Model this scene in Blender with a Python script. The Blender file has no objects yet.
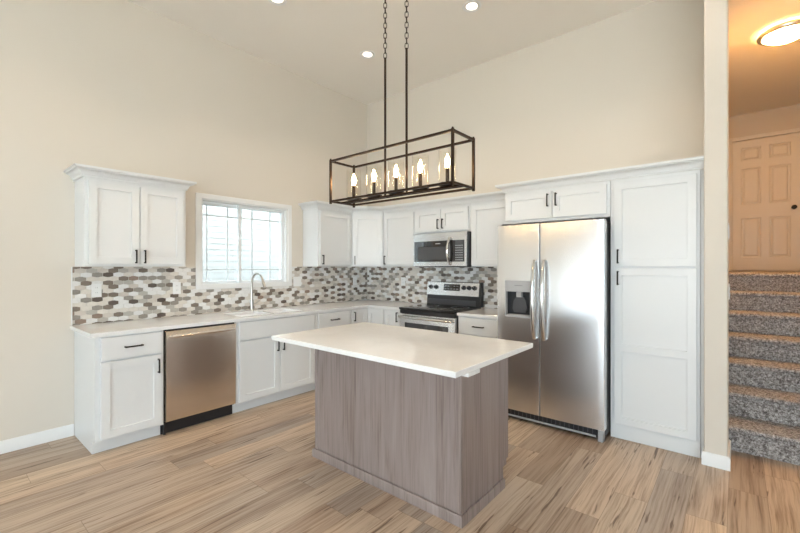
import bpy, bmesh, math, random
from mathutils import Matrix, Vector
random.seed(7)
PI = math.pi
C = bpy.context.scene.collection
sc = bpy.context.scene

# ------------------------------------------------------------------ camera, world, exposure
cam_d = bpy.data.cameras.new('camera')
cam = bpy.data.objects.new('camera', cam_d); C.objects.link(cam)
cam.location = (4.228, -4.285, 1.403)
cam.rotation_euler = (PI/2, 0, math.radians(40.035))
cam_d.sensor_width = 36; cam_d.lens = 36*402.2/800
cam_d.shift_x = 0.0008; cam_d.clip_start = 0.05
sc.camera = cam
sc.view_settings.view_transform = 'Standard'
sc.view_settings.look = 'None'
sc.view_settings.gamma = 1
sc.view_settings.use_curve_mapping = False
sc.view_settings.exposure = 0.10

SKY = 10.0
world = bpy.data.worlds.new('sky'); sc.world = world
world.use_nodes = True
wb = world.node_tree.nodes['Background']
wb.inputs[0].default_value = (0.72, 0.865, 1.0, 1); wb.inputs[1].default_value = SKY

def portal(loc, rot, sx, sy):
    l = bpy.data.lights.new('window_portal', 'AREA'); l.shape = 'RECTANGLE'; l.size = sx; l.size_y = sy
    l.cycles.is_portal = True
    o = bpy.data.objects.new('window_portal', l); C.objects.link(o); o.location = loc; o.rotation_euler = rot
sun_d = bpy.data.lights.new('sun', 'SUN'); sun_d.energy = 28; sun_d.angle = 0.01
sun = bpy.data.objects.new('sun', sun_d); C.objects.link(sun); sun.rotation_euler = (math.radians(-8), math.radians(-36), 0)
portal((1.30, -8.92, 0.65), (-PI/2, 0, PI), 2.0, 0.6)
portal((8.16, -7.0, 1.35), (0, PI/2, 0), 2.1, 2.8)
portal((3.45, -8.92, 1.25), (-PI/2, 0, PI), 1.5, 2.3)
portal((6.20, -8.92, 1.40), (-PI/2, 0, PI), 3.2, 2.0)
portal((-0.17, -1.91, 1.65), (0, -PI/2, 0), 0.90, 1.02)

CAN_W = 23.0       # recessed ceiling lights
CAN_COL = (1.0, 0.80, 0.60)
BULB = 110.0        # candle bulbs
DOME = 135.0        # upstairs flush light

# ------------------------------------------------------------------ node helpers
class N:
    def __init__(s, name):
        s.m = bpy.data.materials.new(name); s.m.use_nodes = True
        s.t = s.m.node_tree; s.b = s.t.nodes['Principled BSDF']
    def n(s, typ, **kw):
        x = s.t.nodes.new(typ)
        for k, v in kw.items(): setattr(x, k, v)
        return x
    def l(s, a, b): s.t.links.new(a, b)
    def put(s, sock, v):
        if isinstance(v, bpy.types.NodeSocket): s.l(v, sock)
        else: sock.default_value = v
    def math(s, op, a, b=0.0, c=0.0):
        x = s.n('ShaderNodeMath', operation=op)
        s.put(x.inputs[0], a); s.put(x.inputs[1], b)
        if op in ('MULTIPLY_ADD', 'SMOOTH_MIN'): s.put(x.inputs[2], c)
        return x.outputs[0]
    def pos(s):
        g = s.n('ShaderNodeNewGeometry'); x = s.n('ShaderNodeSeparateXYZ'); s.l(g.outputs['Position'], x.inputs[0])
        return x.outputs[0], x.outputs[1], x.outputs[2]
    def obj(s):
        g = s.n('ShaderNodeTexCoord'); x = s.n('ShaderNodeSeparateXYZ'); s.l(g.outputs['Object'], x.inputs[0])
        return x.outputs[0], x.outputs[1], x.outputs[2]
    def xyz(s, x, y, z):
        c = s.n('ShaderNodeCombineXYZ')
        for i, v in enumerate((x, y, z)): s.put(c.inputs[i], v)
        return c.outputs[0]
    def noise(s, vec, scale=5, detail=3, rough=0.5, dist=0.0):
        x = s.n('ShaderNodeTexNoise'); s.l(vec, x.inputs['Vector'])
        x.inputs['Scale'].default_value = scale; x.inputs['Detail'].default_value = detail
        x.inputs['Roughness'].default_value = rough; x.inputs['Distortion'].default_value = dist
        return x.outputs[0]
    def white(s, vec):
        x = s.n('ShaderNodeTexWhiteNoise', noise_dimensions='3D'); s.l(vec, x.inputs['Vector'])
        return x.outputs[0]
    def ramp(s, fac, stops, interp='LINEAR'):
        x = s.n('ShaderNodeValToRGB'); s.l(fac, x.inputs[0]); r = x.color_ramp; r.interpolation = interp
        while len(r.elements) < len(stops): r.elements.new(1)
        for e, (p, c) in zip(r.elements, stops):
            e.position = p; e.color = (*c, 1) if len(c) == 3 else c
        return x.outputs[0]
    def mix(s, fac, a, b, blend='MIX'):
        x = s.n('ShaderNodeMix', data_type='RGBA', blend_type=blend)
        s.put(x.inputs[0], fac)
        for i, v in ((6, a), (7, b)):
            if isinstance(v, tuple) and len(v) == 3: v = (*v, 1)
            s.put(x.inputs[i], v)
        return x.outputs[2]
    def bump(s, h, strength=0.2, dist=0.01):
        x = s.n('ShaderNodeBump'); s.l(h, x.inputs['Height'])
        x.inputs['Strength'].default_value = strength; x.inputs['Distance'].default_value = dist
        s.l(x.outputs[0], s.b.inputs['Normal'])
    def set(s, **kw):
        for k, v in kw.items():
            k = k.replace('_', ' ')
            if isinstance(v, tuple) and len(v) == 3: v = (*v, 1)
            s.put(s.b.inputs[k], v)
        return s.m

def srgb(r, g, b):
    f = lambda c: (c/255/12.92) if c/255 <= 0.04045 else ((c/255+0.055)/1.055)**2.4
    return (f(r), f(g), f(b))

def plain(name, col, rough=0.5, metal=0.0, var=0.0, scale=6, **kw):
    m = N(name)
    g = m.n('ShaderNodeNewGeometry')
    nz = m.noise(g.outputs['Position'], scale, 3)
    c = m.mix(m.math('MULTIPLY', nz, 1.0), tuple(x*(1-var) for x in col), tuple(min(1, x*(1+var)) for x in col))
    return m.set(Base_Color=c, Roughness=rough, Metallic=metal, **kw)

def emit(name, col, strength):
    m = N(name)
    return m.set(Base_Color=(0.8, 0.8, 0.8), Emission_Color=col, Emission_Strength=strength)

def thin_glass(name, tint=(1, 1, 1), refl=1.0):
    m = N(name); t = m.t
    tr = m.n('ShaderNodeBsdfTransparent'); tr.inputs[0].default_value = (*tint, 1)
    gl = m.n('ShaderNodeBsdfGlossy'); gl.inputs['Roughness'].default_value = 0.02
    lw = m.n('ShaderNodeLayerWeight'); lw.inputs[0].default_value = 0.5
    fr = m.math('MULTIPLY_ADD', m.math('POWER', lw.outputs['Facing'], 5.0), 0.96, 0.04)      # Schlick, same from both sides
    mx = m.n('ShaderNodeMixShader'); m.l(m.math('MULTIPLY', fr, refl), mx.inputs[0])
    m.l(tr.outputs[0], mx.inputs[1]); m.l(gl.outputs[0], mx.inputs[2])
    m.l(mx.outputs[0], t.nodes['Material Output'].inputs[0])
    return m.m

# ------------------------------------------------------------------ materials
def wall_mat(name, col):
    m = N(name); g = m.n('ShaderNodeNewGeometry')
    h = m.noise(g.outputs['Position'], 140, 3)
    m.bump(h, 0.06, 0.004)
    v = m.noise(g.outputs['Position'], 1.2, 2)
    return m.set(Base_Color=m.mix(v, tuple(c*0.985 for c in col), tuple(c*1.015 for c in col)), Roughness=0.75)
M = {}
M['wall'] = wall_mat('greige_wall_paint', (0.725, 0.665, 0.58))
M['ceiling'] = wall_mat('ceiling_paint', (0.88, 0.84, 0.78))
M['white'] = plain('white_trim_paint', (0.84, 0.84, 0.83), 0.35, 0, 0.01)
M['cab'] = plain('white_cabinet_lacquer', (0.775, 0.785, 0.785), 0.32, 0, 0.012, 3)
M['black'] = plain('black_metal', (0.02, 0.018, 0.017), 0.35, 0.6, 0.1)
M['bronze'] = plain('dark_bronze', (0.05, 0.032, 0.022), 0.38, 0.8, 0.2, 30)
M['blackglass'] = plain('black_glass', (0.012, 0.012, 0.014), 0.05, 0, 0.05, Coat_Weight=0.8, Coat_IOR=1.8, Coat_Roughness=0.03)
M['cookglass'] = plain('black_cooktop_glass', (0.008, 0.008, 0.009), 0.07, 0, 0.05)
M['sinksteel'] = plain('satin_sink_steel', (0.22, 0.218, 0.215), 0.34, 1.0, 0.03)
M['blackplastic'] = plain('black_plastic', (0.02, 0.02, 0.022), 0.45, 0, 0.1)
M['greyplastic'] = plain('grey_plastic', (0.42, 0.42, 0.425), 0.4, 0, 0.04)
M['darkgrey'] = plain('dark_grey_casing', (0.09, 0.09, 0.095), 0.45, 0.3, 0.06)
M['plate'] = plain('white_plastic_plate', (0.86, 0.86, 0.85), 0.35, 0, 0.01)
M['socket'] = plain('grey_slot', (0.25, 0.25, 0.25), 0.5)
M['mark'] = plain('light_marking', (0.55, 0.56, 0.57), 0.5)
M['glass'] = thin_glass('window_glass', (0.97, 0.985, 0.98))
M['shade'] = thin_glass('clear_shade_glass', (0.98, 0.965, 0.93), 1.3)
M['sash'] = plain('vinyl_sash', (0.82, 0.84, 0.85), 0.35, 0, 0.01)
M['grid'] = plain('window_grid_bar', (0.72, 0.76, 0.78), 0.4)
M['bulb'] = emit('candle_bulb', (1.0, 0.67, 0.34), BULB)
M['lens'] = emit('recessed_lens', (1.0, 0.92, 0.80), 3.0)
M['bowl'] = emit('frosted_bowl_lit', (1.0, 0.52, 0.17), DOME)
M['door'] = plain('door_paint', (0.80, 0.76, 0.70), 0.4, 0, 0.01)
M['chrome'] = plain('polished_steel', (0.66, 0.65, 0.63), 0.14, 1.0, 0.03)
M['nickel'] = plain('brushed_nickel', (0.52, 0.50, 0.47), 0.28, 1.0, 0.03)
M['grout'] = plain('pale_grout', (0.70, 0.67, 0.62), 0.8, 0, 0.03, 40)

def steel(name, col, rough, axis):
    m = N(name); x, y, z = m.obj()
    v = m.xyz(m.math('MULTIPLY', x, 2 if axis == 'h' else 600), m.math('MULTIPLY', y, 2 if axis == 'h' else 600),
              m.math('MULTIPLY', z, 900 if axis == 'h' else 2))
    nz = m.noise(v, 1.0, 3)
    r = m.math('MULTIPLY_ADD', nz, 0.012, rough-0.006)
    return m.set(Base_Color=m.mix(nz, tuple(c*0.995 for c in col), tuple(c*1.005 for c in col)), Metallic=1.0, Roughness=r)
M['steel'] = steel('brushed_stainless', (0.77, 0.77, 0.775), 0.27, 'h')
M['steel_v'] = steel('stainless_warm_reflection', (0.84, 0.76, 0.68), 0.24, 'v')  # brown room reflections tinted into the steel colour

def quartz():
    m = N('white_quartz'); g = m.n('ShaderNodeNewGeometry')
    a = m.noise(g.outputs['Position'], 4, 6, 0.6, 0.6)
    f = m.noise(g.outputs['Position'], 120, 2)
    c = m.ramp(a, [(0.35, (0.85, 0.85, 0.84)), (0.6, (0.90, 0.90, 0.895)), (0.75, (0.86, 0.855, 0.845))])
    c = m.mix(0.06, c, m.ramp(f, [(0.4, (0.55, 0.53, 0.5)), (0.6, (0.95, 0.95, 0.95))]))
    return m.set(Base_Color=c, Roughness=0.10, Specular_IOR_Level=0.55)
M['quartz'] = quartz()

def island_wood():
    m = N('grey_brown_stained_wood'); x, y, z = m.pos()
    xy = m.math('ADD', x, m.math('MULTIPLY', y, 1.7))
    board = m.math('FLOOR', m.math('DIVIDE', xy, 0.13))
    bid = m.white(m.xyz(board, 3.1, 0.0))
    g1 = m.noise(m.xyz(m.math('MULTIPLY', xy, 70), m.math('MULTIPLY', bid, 9), m.math('MULTIPLY', z, 2.2)), 1.0, 5, 0.6, 0.4)
    g2 = m.noise(m.xyz(m.math('MULTIPLY', xy, 7), m.math('MULTIPLY', bid, 20), m.math('MULTIPLY', z, 1.1)), 1.0, 4, 0.55, 1.2)
    f = m.math('ADD', m.math('MULTIPLY', g1, 0.48), m.math('ADD', m.math('MULTIPLY', g2, 0.42), m.math('MULTIPLY', bid, 0.10)))
    c = m.ramp(f, [(0.30, srgb(112, 97, 91)), (0.46, srgb(146, 131, 126)), (0.60, srgb(157, 143, 138)), (0.78, srgb(170, 157, 152))])
    m.bump(g1, 0.08, 0.002)
    return m.set(Base_Color=c, Roughness=0.42)
M['island'] = island_wood()

def floor_mat():
    m = N('oak_vinyl_planks'); x, y, z = m.pos()
    W, L = 0.182, 1.22
    u = m.math('DIVIDE', x, W); row = m.math('FLOOR', u)
    off = m.white(m.xyz(row, 7.7, 1.3))
    v = m.math('ADD', m.math('DIVIDE', y, L), m.math('MULTIPLY', off, 3.0)); col = m.math('FLOOR', v)
    r1 = m.white(m.xyz(row, col, 0.5)); r2 = m.white(m.xyz(row, col, 9.5))
    gx = m.math('MULTIPLY_ADD', r2, 13.0, m.math('MULTIPLY', x, 1.0))
    # warped long grain with a few swirls
    warp = m.noise(m.xyz(m.math('MULTIPLY', gx, 2.5), m.math('MULTIPLY', y, 0.9), r1), 1.0, 3, 0.5, 0.3)
    gxw = m.math('ADD', gx, m.math('MULTIPLY', warp, 0.07))
    g1 = m.noise(m.xyz(m.math('MULTIPLY', gxw, 85), m.math('MULTIPLY', y, 2.0), r2), 1.0, 5, 0.62)
    g2 = m.noise(m.xyz(m.math('MULTIPLY', gxw, 16), m.math('MULTIPLY', y, 0.9), r1), 1.0, 4, 0.55, 0.8)
    base = m.ramp(r1, [(0.0, srgb(182, 160, 140)), (0.22, srgb(208, 186, 163)), (0.42, srgb(172, 157, 144)),
                       (0.62, srgb(212, 191, 167)), (0.82, srgb(190, 172, 154)), (1.0, srgb(164, 142, 122))])
    dark = m.mix(1.0, base, (0.46, 0.385, 0.325), 'MULTIPLY')
    f = m.math('ADD', m.math('MULTIPLY', g1, 0.62), m.math('MULTIPLY', g2, 0.38))
    fm = m.ramp(f, [(0.36, (1, 1, 1)), (0.46, (0.42, 0.42, 0.42)), (0.56, (0, 0, 0))])
    c = m.mix(fm, base, dark)
    # small dark cracks and knots
    kn = m.noise(m.xyz(m.math('MULTIPLY', gxw, 30), m.math('MULTIPLY', y, 2.0), r2), 1.0, 3, 0.6)
    c = m.mix(m.ramp(kn, [(0.635, (0, 0, 0)), (0.68, (0.8, 0.8, 0.8))]), c, srgb(92, 68, 50))
    # seams
    fu = m.math('FRACT', u); fv = m.math('FRACT', v)
    eu = m.math('MINIMUM', fu, m.math('SUBTRACT', 1.0, fu)); ev = m.math('MINIMUM', fv, m.math('SUBTRACT', 1.0, fv))
    e = m.math('MINIMUM', m.math('MULTIPLY', eu, W), m.math('MULTIPLY', ev, L))
    seam = m.math('LESS_THAN', e, 0.0014)
    c = m.mix(m.math('MULTIPLY', seam, 0.55), c, srgb(90, 70, 54))
    m.bump(m.math('SUBTRACT', m.math('MULTIPLY', g1, 0.3), seam), 0.08, 0.002)
    return m.set(Base_Color=c, Roughness=m.math('MULTIPLY_ADD', g1, 0.12, 0.33), Specular_IOR_Level=0.45)
M['floor'] = floor_mat()

def tile_mat():
    m = N('mosaic_tile_glaze'); a = m.n('ShaderNodeAttribute', attribute_name='shade')
    g = m.n('ShaderNodeNewGeometry')
    pal = [(0.0, srgb(238, 236, 233)), (0.27, srgb(226, 219, 209)), (0.43, srgb(214, 205, 195)), (0.55, srgb(192, 186, 177)),
           (0.64, srgb(158, 151, 142)), (0.77, srgb(136, 124, 113)), (0.90, srgb(108, 97, 89)), (0.96, srgb(156, 136, 122))]
    c = m.ramp(a.outputs['Fac'], pal, 'CONSTANT')
    nz = m.noise(g.outputs['Position'], 45, 4, 0.6)
    c = m.mix(0.25, c, m.mix(1.0, c, m.ramp(nz, [(0.3, (0.7, 0.7, 0.7)), (0.7, (1.1, 1.1, 1.1))]), 'MULTIPLY'))
    return m.set(Base_Color=c, Roughness=0.22)
M['tile'] = tile_mat()

def carpet():
    m = N('speckled_carpet'); g = m.n('ShaderNodeNewGeometry')
    a = m.noise(g.outputs['Position'], 85, 4, 0.8)
    b = m.noise(g.outputs['Position'], 38, 3, 0.7)
    f = m.math('ADD', m.math('MULTIPLY', a, 0.7), m.math('MULTIPLY', b, 0.3))
    c = m.ramp(f, [(0.38, srgb(82, 74, 70)), (0.46, srgb(140, 132, 128)), (0.53, srgb(184, 178, 174)), (0.60, srgb(228, 224, 221))])
    m.bump(f, 0.9, 0.02)
    return m.set(Base_Color=c, Roughness=0.95, Specular_IOR_Level=0.1)
M['carpet'] = carpet()

def siding():
    m = N('lap_siding'); g = m.n('ShaderNodeNewGeometry')
    nz = m.noise(g.outputs['Position'], 8, 3)
    return m.set(Base_Color=m.mix(nz, (0.27, 0.27, 0.262), (0.29, 0.288, 0.28)), Roughness=0.6)
M['siding'] = siding()
M['ground'] = plain('outdoor_ground', (0.68, 0.67, 0.64), 0.9, 0, 0.2, 2)

# ------------------------------------------------------------------ mesh builder
class MB:
    def __init__(s): s.bm = bmesh.new()
    def box(s, x0, y0, z0, x1, y1, z1, b=0.0, seg=1):
        x0, x1 = sorted((x0, x1)); y0, y1 = sorted((y0, y1)); z0, z1 = sorted((z0, z1))
        vs = [s.bm.verts.new((x, y, z)) for x in (x0, x1) for y in (y0, y1) for z in (z0, z1)]
        fs = [s.bm.faces.new([vs[i] for i in q]) for q in ((0, 1, 3, 2), (4, 6, 7, 5), (0, 4, 5, 1), (2, 3, 7, 6), (0, 2, 6, 4), (1, 5, 7, 3))]
        if b > 0:
            es = list({e for f in fs for e in f.edges})
            bmesh.ops.bevel(s.bm, geom=es, offset=b, segments=seg, affect='EDGES', profile=0.5)
        return s
    def prism(s, poly, axis, a0, a1):
        def P(u, v, w):
            return {'x': (w, u, v), 'y': (u, w, v), 'z': (u, v, w)}[axis]
        A = [s.bm.verts.new(P(u, v, a0)) for u, v in poly]; B = [s.bm.verts.new(P(u, v, a1)) for u, v in poly]
        n = len(poly)
        s.bm.faces.new(A[::-1]); s.bm.faces.new(B)
        for i in range(n): s.bm.faces.new((A[i], A[(i+1) % n], B[(i+1) % n], B[i]))
        return s
    def tube(s, pts, r, n=10, closed=False, square=False, radii=None):
        pts = [Vector(p) for p in pts]; k = len(pts); rings = []
        if square: n = 4
        t0 = (pts[1]-pts[0]).normalized()
        ref = Vector((0, 0, 1)) if abs(t0.z) < 0.9 else Vector((1, 0, 0))
        nv = t0.cross(ref).normalized()
        for i, p in enumerate(pts):
            if closed: t = (pts[(i+1) % k]-pts[i-1]).normalized()
            else:
                t = ((pts[min(i+1, k-1)]-p).normalized()+(p-pts[max(i-1, 0)]).normalized())
                t = t.normalized()
            nv = (nv-t*nv.dot(t)).normalized(); bv = t.cross(nv)
            rr = radii[i] if radii else r
            ph = PI/4 if square else 0
            mul = math.sqrt(2) if square else 1
            rings.append([s.bm.verts.new(p+(nv*math.cos(2*PI*j/n+ph)+bv*math.sin(2*PI*j/n+ph))*rr*mul) for j in range(n)])
        for i in range(k if closed else k-1):
            a, b = rings[i], rings[(i+1) % k]
            for j in range(n): s.bm.faces.new((a[j], a[(j+1) % n], b[(j+1) % n], b[j]))
        if not closed:
            s.bm.faces.new(rings[0][::-1]); s.bm.faces.new(rings[-1])
        return s
    def lathe(s, prof, c=(0, 0, 0), n=24, axis='z', cap=True):
        rings = []
        for r, h in prof:
            ring = []
            for j in range(n):
                a = 2*PI*j/n; u, v = r*math.cos(a), r*math.sin(a)
                q = {'z': (u, v, h), 'y': (u, h, v), 'x': (h, u, v)}[axis]
                ring.append(s.bm.verts.new((c[0]+q[0], c[1]+q[1], c[2]+q[2])))
            rings.append(ring)
        for a, b in zip(rings, rings[1:]):
            for j in range(n): s.bm.faces.new((a[j], a[(j+1) % n], b[(j+1) % n], b[j]))
        if cap:
            s.bm.faces.new(rings[0][::-1]); s.bm.faces.new(rings[-1])
        return s
    def loops(s, loops, cap=True):
        """closed quads between successive 3D loops of equal length"""
        R = [[s.bm.verts.new(p) for p in L] for L in loops]
        n = len(R[0])
        for a, b in zip(R, R[1:]):
            for j in range(n): s.bm.faces.new((a[j], a[(j+1) % n], b[(j+1) % n], b[j]))
        if cap: s.bm.faces.new(R[0][::-1]); s.bm.faces.new(R[-1])
        return s
    def shaker(s, x0, x1, z0, z1, yb, th=0.02, w=0.058, rec=0.012, ch=0.002):
        yf = yb-th
        def L(i, y): return [(x0+i, y, z0+i), (x1-i, y, z0+i), (x1-i, y, z1-i), (x0+i, y, z1-i)]
        return s.loops([L(0, yb), L(0, yf+ch), L(ch, yf), L(w, yf), L(w+0.0015, yf+rec)])
    def slab(s, x0, x1, z0, z1, yb, th=0.02, ch=0.003):
        yf = yb-th
        def L(i, y): return [(x0+i, y, z0+i), (x1-i, y, z0+i), (x1-i, y, z1-i), (x0+i, y, z1-i)]
        return s.loops([L(0, yb), L(0, yf+ch), L(ch, yf)])
    def sweep(s, path, prof, z0):
        """profile (out, up) swept along a horizontal path, outward on the right hand"""
        n = len(path); L = []
        for i, p in enumerate(path):
            p = Vector(p)
            d0 = (p-Vector(path[i-1])).normalized() if i else None
            d1 = (Vector(path[i+1])-p).normalized() if i < n-1 else None
            r = lambda d: Vector((d.y, -d.x))
            if d0 is None: o = r(d1)
            elif d1 is None: o = r(d0)
            else:
                o = (r(d0)+r(d1)).normalized(); o = o/max(0.3, o.dot(r(d0)))
            L.append([(p.x+o.x*a, p.y+o.y*a, z0+h) for a, h in prof])
        return s.loops(L)
    def cells(s, us, vs, keep, w0, w1, fn):
        """slab made of grid cells (with holes): keep(uc, vc) -> bool; fn(u, v, w) -> xyz"""
        V = {}
        def vert(i, j, k):
            if (i, j, k) not in V: V[i, j, k] = s.bm.verts.new(fn(us[i], vs[j], (w0, w1)[k]))
            return V[i, j, k]
        K = {(i, j) for i in range(len(us)-1) for j in range(len(vs)-1) if keep((us[i]+us[i+1])/2, (vs[j]+vs[j+1])/2)}
        for i, j in K:
            for k in (0, 1): s.bm.faces.new([vert(i, j, k), vert(i+1, j, k), vert(i+1, j+1, k), vert(i, j+1, k)])
            for (di, dj), (a, b) in {(-1, 0): ((i, j), (i, j+1)), (1, 0): ((i+1, j), (i+1, j+1)), (0, -1): ((i, j), (i+1, j)), (0, 1): ((i, j+1), (i+1, j+1))}.items():
                if (i+di, j+dj) not in K:
                    s.bm.faces.new([vert(*a, 0), vert(*b, 0), vert(*b, 1), vert(*a, 1)])
        return s
    def build(s, name, mat, parent=None, local=False, smooth=True, ang=32):
        bmesh.ops.recalc_face_normals(s.bm, faces=s.bm.faces)
        if parent is not None and not local:
            r = parent
            while r.parent: r = r.parent
            bmesh.ops.translate(s.bm, verts=s.bm.verts, vec=-Vector(r.location))
        elif parent is None and not local:
            pass
        me = bpy.data.meshes.new(name); s.bm.to_mesh(me); s.bm.free()
        me.materials.append(M[mat] if isinstance(mat, str) else mat)
        if smooth:
            for p in me.polygons: p.use_smooth = True
            me.set_sharp_from_angle(angle=math.radians(ang))
        o = bpy.data.objects.new(name, me); C.objects.link(o)
        if parent is not None: o.parent = parent
        return o

def tag(o, label=None, cat=None, group=None, kind=None):
    for k, v in (('label', label), ('category', cat), ('group', group), ('kind', kind)):
        if v: o[k] = v
    return o
def thing(name, label, cat, loc=(0, 0, 0), rz=0.0, group=None, kind=None):
    o = bpy.data.objects.new(name, None); o.empty_display_size = 0.1; C.objects.link(o)
    o.location = loc; o.rotation_euler = (0, 0, rz)
    return tag(o, label, cat, group, kind)
def struct(name, mb, mat, label, cat, smooth=True):
    return tag(mb.build(name, mat, smooth=smooth), label, cat, kind='structure')
def copy_tree(o, parent=None):
    c = o.copy(); C.objects.link(c)
    if parent is not None: c.parent = parent
    for ch in list(o.children): copy_tree(ch, c)
    return c

# ------------------------------------------------------------------ room shell
CH = 3.81
XR, YF = 8.0, -8.8
PX0, PX1, PYF = 4.047, 4.178, -0.706
b = MB().box(-0.15, YF-0.12, -0.12, XR+0.15, 0.15, 0.0)
struct('floor', b, 'floor', 'oak plank floor running toward the kitchen wall', 'floor')
b = MB().box(-0.15, YF-0.12, CH, XR+0.15, 4.25, CH+0.12)
struct('ceiling', b, 'ceiling', 'beige flat ceiling high above the kitchen', 'ceiling')
WY0, WY1, WZ0, WZ1 = -2.425, -1.394, 1.195, 2.105
fx = lambda u, v, w: (w, u, v)
fy = lambda u, v, w: (u, w, v)
b = MB().cells([YF-0.12, WY0, WY1, 0.15], [0, WZ0, WZ1, CH], lambda u, v: not (WY0 < u < WY1 and WZ0 < v < WZ1), -0.15, 0.0, fx)
struct('wall_left', b, 'wall', 'greige wall on the left with the sink window', 'wall')
b = MB().box(0, 0, 0, PX0-0.0005, 0.15, CH)
struct('wall_back', b, 'wall', 'greige wall behind the range and refrigerator', 'wall')
PXE = 4.147                      # face of the stairwell behind the thicker wall end
b = MB().prism([(PX0, PYF+0.006), (PX0+0.006, PYF), (PXE, PYF), (PXE, 1.50), (PX0, 1.50)], 'z', 0, CH)
struct('wall_partition', b, 'wall', 'wall end between the pantry and the carpeted stairs', 'wall')
b = MB().prism([(PXE+0.0002, PYF), (PX1-0.006, PYF), (PX1, PYF+0.006), (PX1, -0.335), (PXE+0.0002, -0.335)], 'z', 0, CH)
struct('trim_1', b, 'wall', 'plastered corner of the wall end beside the stairs', 'trim')
# front wall (behind the camera) with glazed openings
GX = [(2.7, 4.2), (4.6, 7.8), (0.3, 2.3)]  # last opening is added to throw light on the cabinet end panel
GZ = {0: (0.10, 2.40), 1: (0.40, 2.40), 2: (0.35, 0.95)}
def keep_front(u, v):
    for i, (a, c) in enumerate(GX):
        if a < u < c and GZ[i][0] < v < GZ[i][1]: return False
    return True
b = MB().cells([0, 0.3, 2.3, 2.7, 4.2, 4.6, 7.8, XR], [0, 0.10, 0.35, 0.40, 0.95, 2.40, CH], keep_front, YF-0.12, YF, fy)
struct('wall_front', b, 'wall', 'living room wall with tall windows opposite the kitchen', 'wall')
b = MB().cells([YF-0.12, -8.4, -5.6, -0.30], [0, 0.3, 2.4, CH], lambda u, v: not (-8.4 < u < -5.6 and 0.3 < v < 2.4), XR, XR+0.15, fx)
struct('wall_right', b, 'wall', 'greige wall on the right of the living room', 'wall')
b = MB().box(5.25, -0.30, 0, XR+0.15, -0.15, CH)
struct('wall_stair_front', b, 'wall', 'greige wall right of the stair opening', 'wall')
b = MB().box(5.25, -0.15, 0, 5.40, 4.25, CH)
struct('wall_stair_right', b, 'wall', 'wall on the right of the stairs', 'wall')
b = MB().box(2.60, 4.10, 1.2, 5.25, 4.25, CH)
struct('wall_upper_hall', b, 'wall', 'warm lit wall around the upstairs door', 'wall')
b = MB().box(2.60, 1.50, 1.2, 4.05, 1.62, CH); b.box(2.48, 1.50, 1.2, 2.60, 4.25, CH)
struct('wall_upper_left', b, 'wall', 'wall on the left of the upstairs hall', 'wall')

# front windows: frames and panes
for i, ((x0, x1), zz) in enumerate(zip(GX, (GZ[0], GZ[1], GZ[2]))):
    w = thing('window_%d' % (i+2), ('tall glazed patio doors with transom behind the viewer', 'wide living room window behind the viewer', 'added low window behind the viewer that brightens the cabinet end panel')[i], 'window', ((x0+x1)/2, YF-0.06, zz[0]), kind='structure')
    nx = 2 if i == 0 else 3
    f = MB()
    for k in range(nx+1):
        xc = x0+(x1-x0)*k/nx; xa = max(x0, xc-0.03); xb = min(x1, xc+0.03)
        f.box(xa, YF-0.09, zz[0], xb, YF-0.03, zz[1], 0.003)
    for z in ((zz[0], zz[1]-0.06) if i == 2 else (zz[0], 1.90, zz[1]-0.06)):
        f.box(x0+0.001, YF-0.088, z, x1-0.001, YF-0.032, z+0.06, 0.003)
    fr = f.build('window_frame', 'sash', w)
    g = MB().box(x0, YF-0.063, zz[0], x1, YF-0.057, zz[1]); g.build('pane', 'glass', fr)

w = thing('window_5', 'added unseen window on the right wall that brightens the left wall', 'window', (XR+0.07, -7.0, 0.3), kind='structure')  # added out of view to brighten the left wall
f = MB()
for k in range(3):
    yc_ = -8.4+2.8*k/2; f.box(XR+0.04, max(-8.4, yc_-0.03), 0.3, XR+0.10, min(-5.6, yc_+0.03), 2.4, 0.003)
for z in (0.3, 2.34): f.box(XR+0.042, -8.399, z, XR+0.098, -5.601, z+0.06, 0.003)
fr = f.build('window_frame', 'sash', w)
MB().box(XR+0.067, -8.4, 0.3, XR+0.073, -5.6, 2.4).build('pane', 'glass', fr)

# outdoors
tag(MB().box(-14, -30, -0.6, 20, 12, -0.5).build('ground', 'ground'), 'pale concrete ground outside the windows', 'ground', kind='structure')
tag(MB().box(-2.66, -9.0, -0.499, -0.16, 5.0, -0.45).build('added_grass_strip', plain('dark_grass', (0.06, 0.09, 0.035), 0.95, 0, 0.4, 12)), 'added unseen dark grass strip that cuts bounce onto the house wall', 'grass', kind='structure')  # dark strip added so less bounce light reaches the siding
nh = MB()
for k in range(64):
    z = -0.5+k*0.1
    nh.prism([(-2.7, z), (-2.678, z), (-2.686, z+0.1), (-2.7, z+0.1)], 'y', -9.0, 5.0)
nh.box(-3.6, -9.0, -0.5, -2.7, 5.0, 5.94)
tag(nh.build('neighbour_house', 'siding'), 'pale lap sided house wall seen through the sink window', 'house')

# baseboards
def base_prof(h=0.095, t=0.014): return [(0, 0), (t, 0), (t, h-0.012), (t-0.007, h), (0, h)]
b = MB().sweep([(0.0, YF+0.02), (0.0, -3.466)][::1], base_prof(), 0.0)
struct('baseboard_left', b, 'white', 'white baseboard along the left wall', 'baseboard')
b = MB().sweep([(PX0, -0.62), (PX0, PYF), (PX1, PYF), (PX1, -0.345)] , base_prof(0.092, 0.014), 0.0)
struct('baseboard_partition', b, 'white', 'white baseboard wrapped around the partition wall end', 'baseboard')

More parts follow.
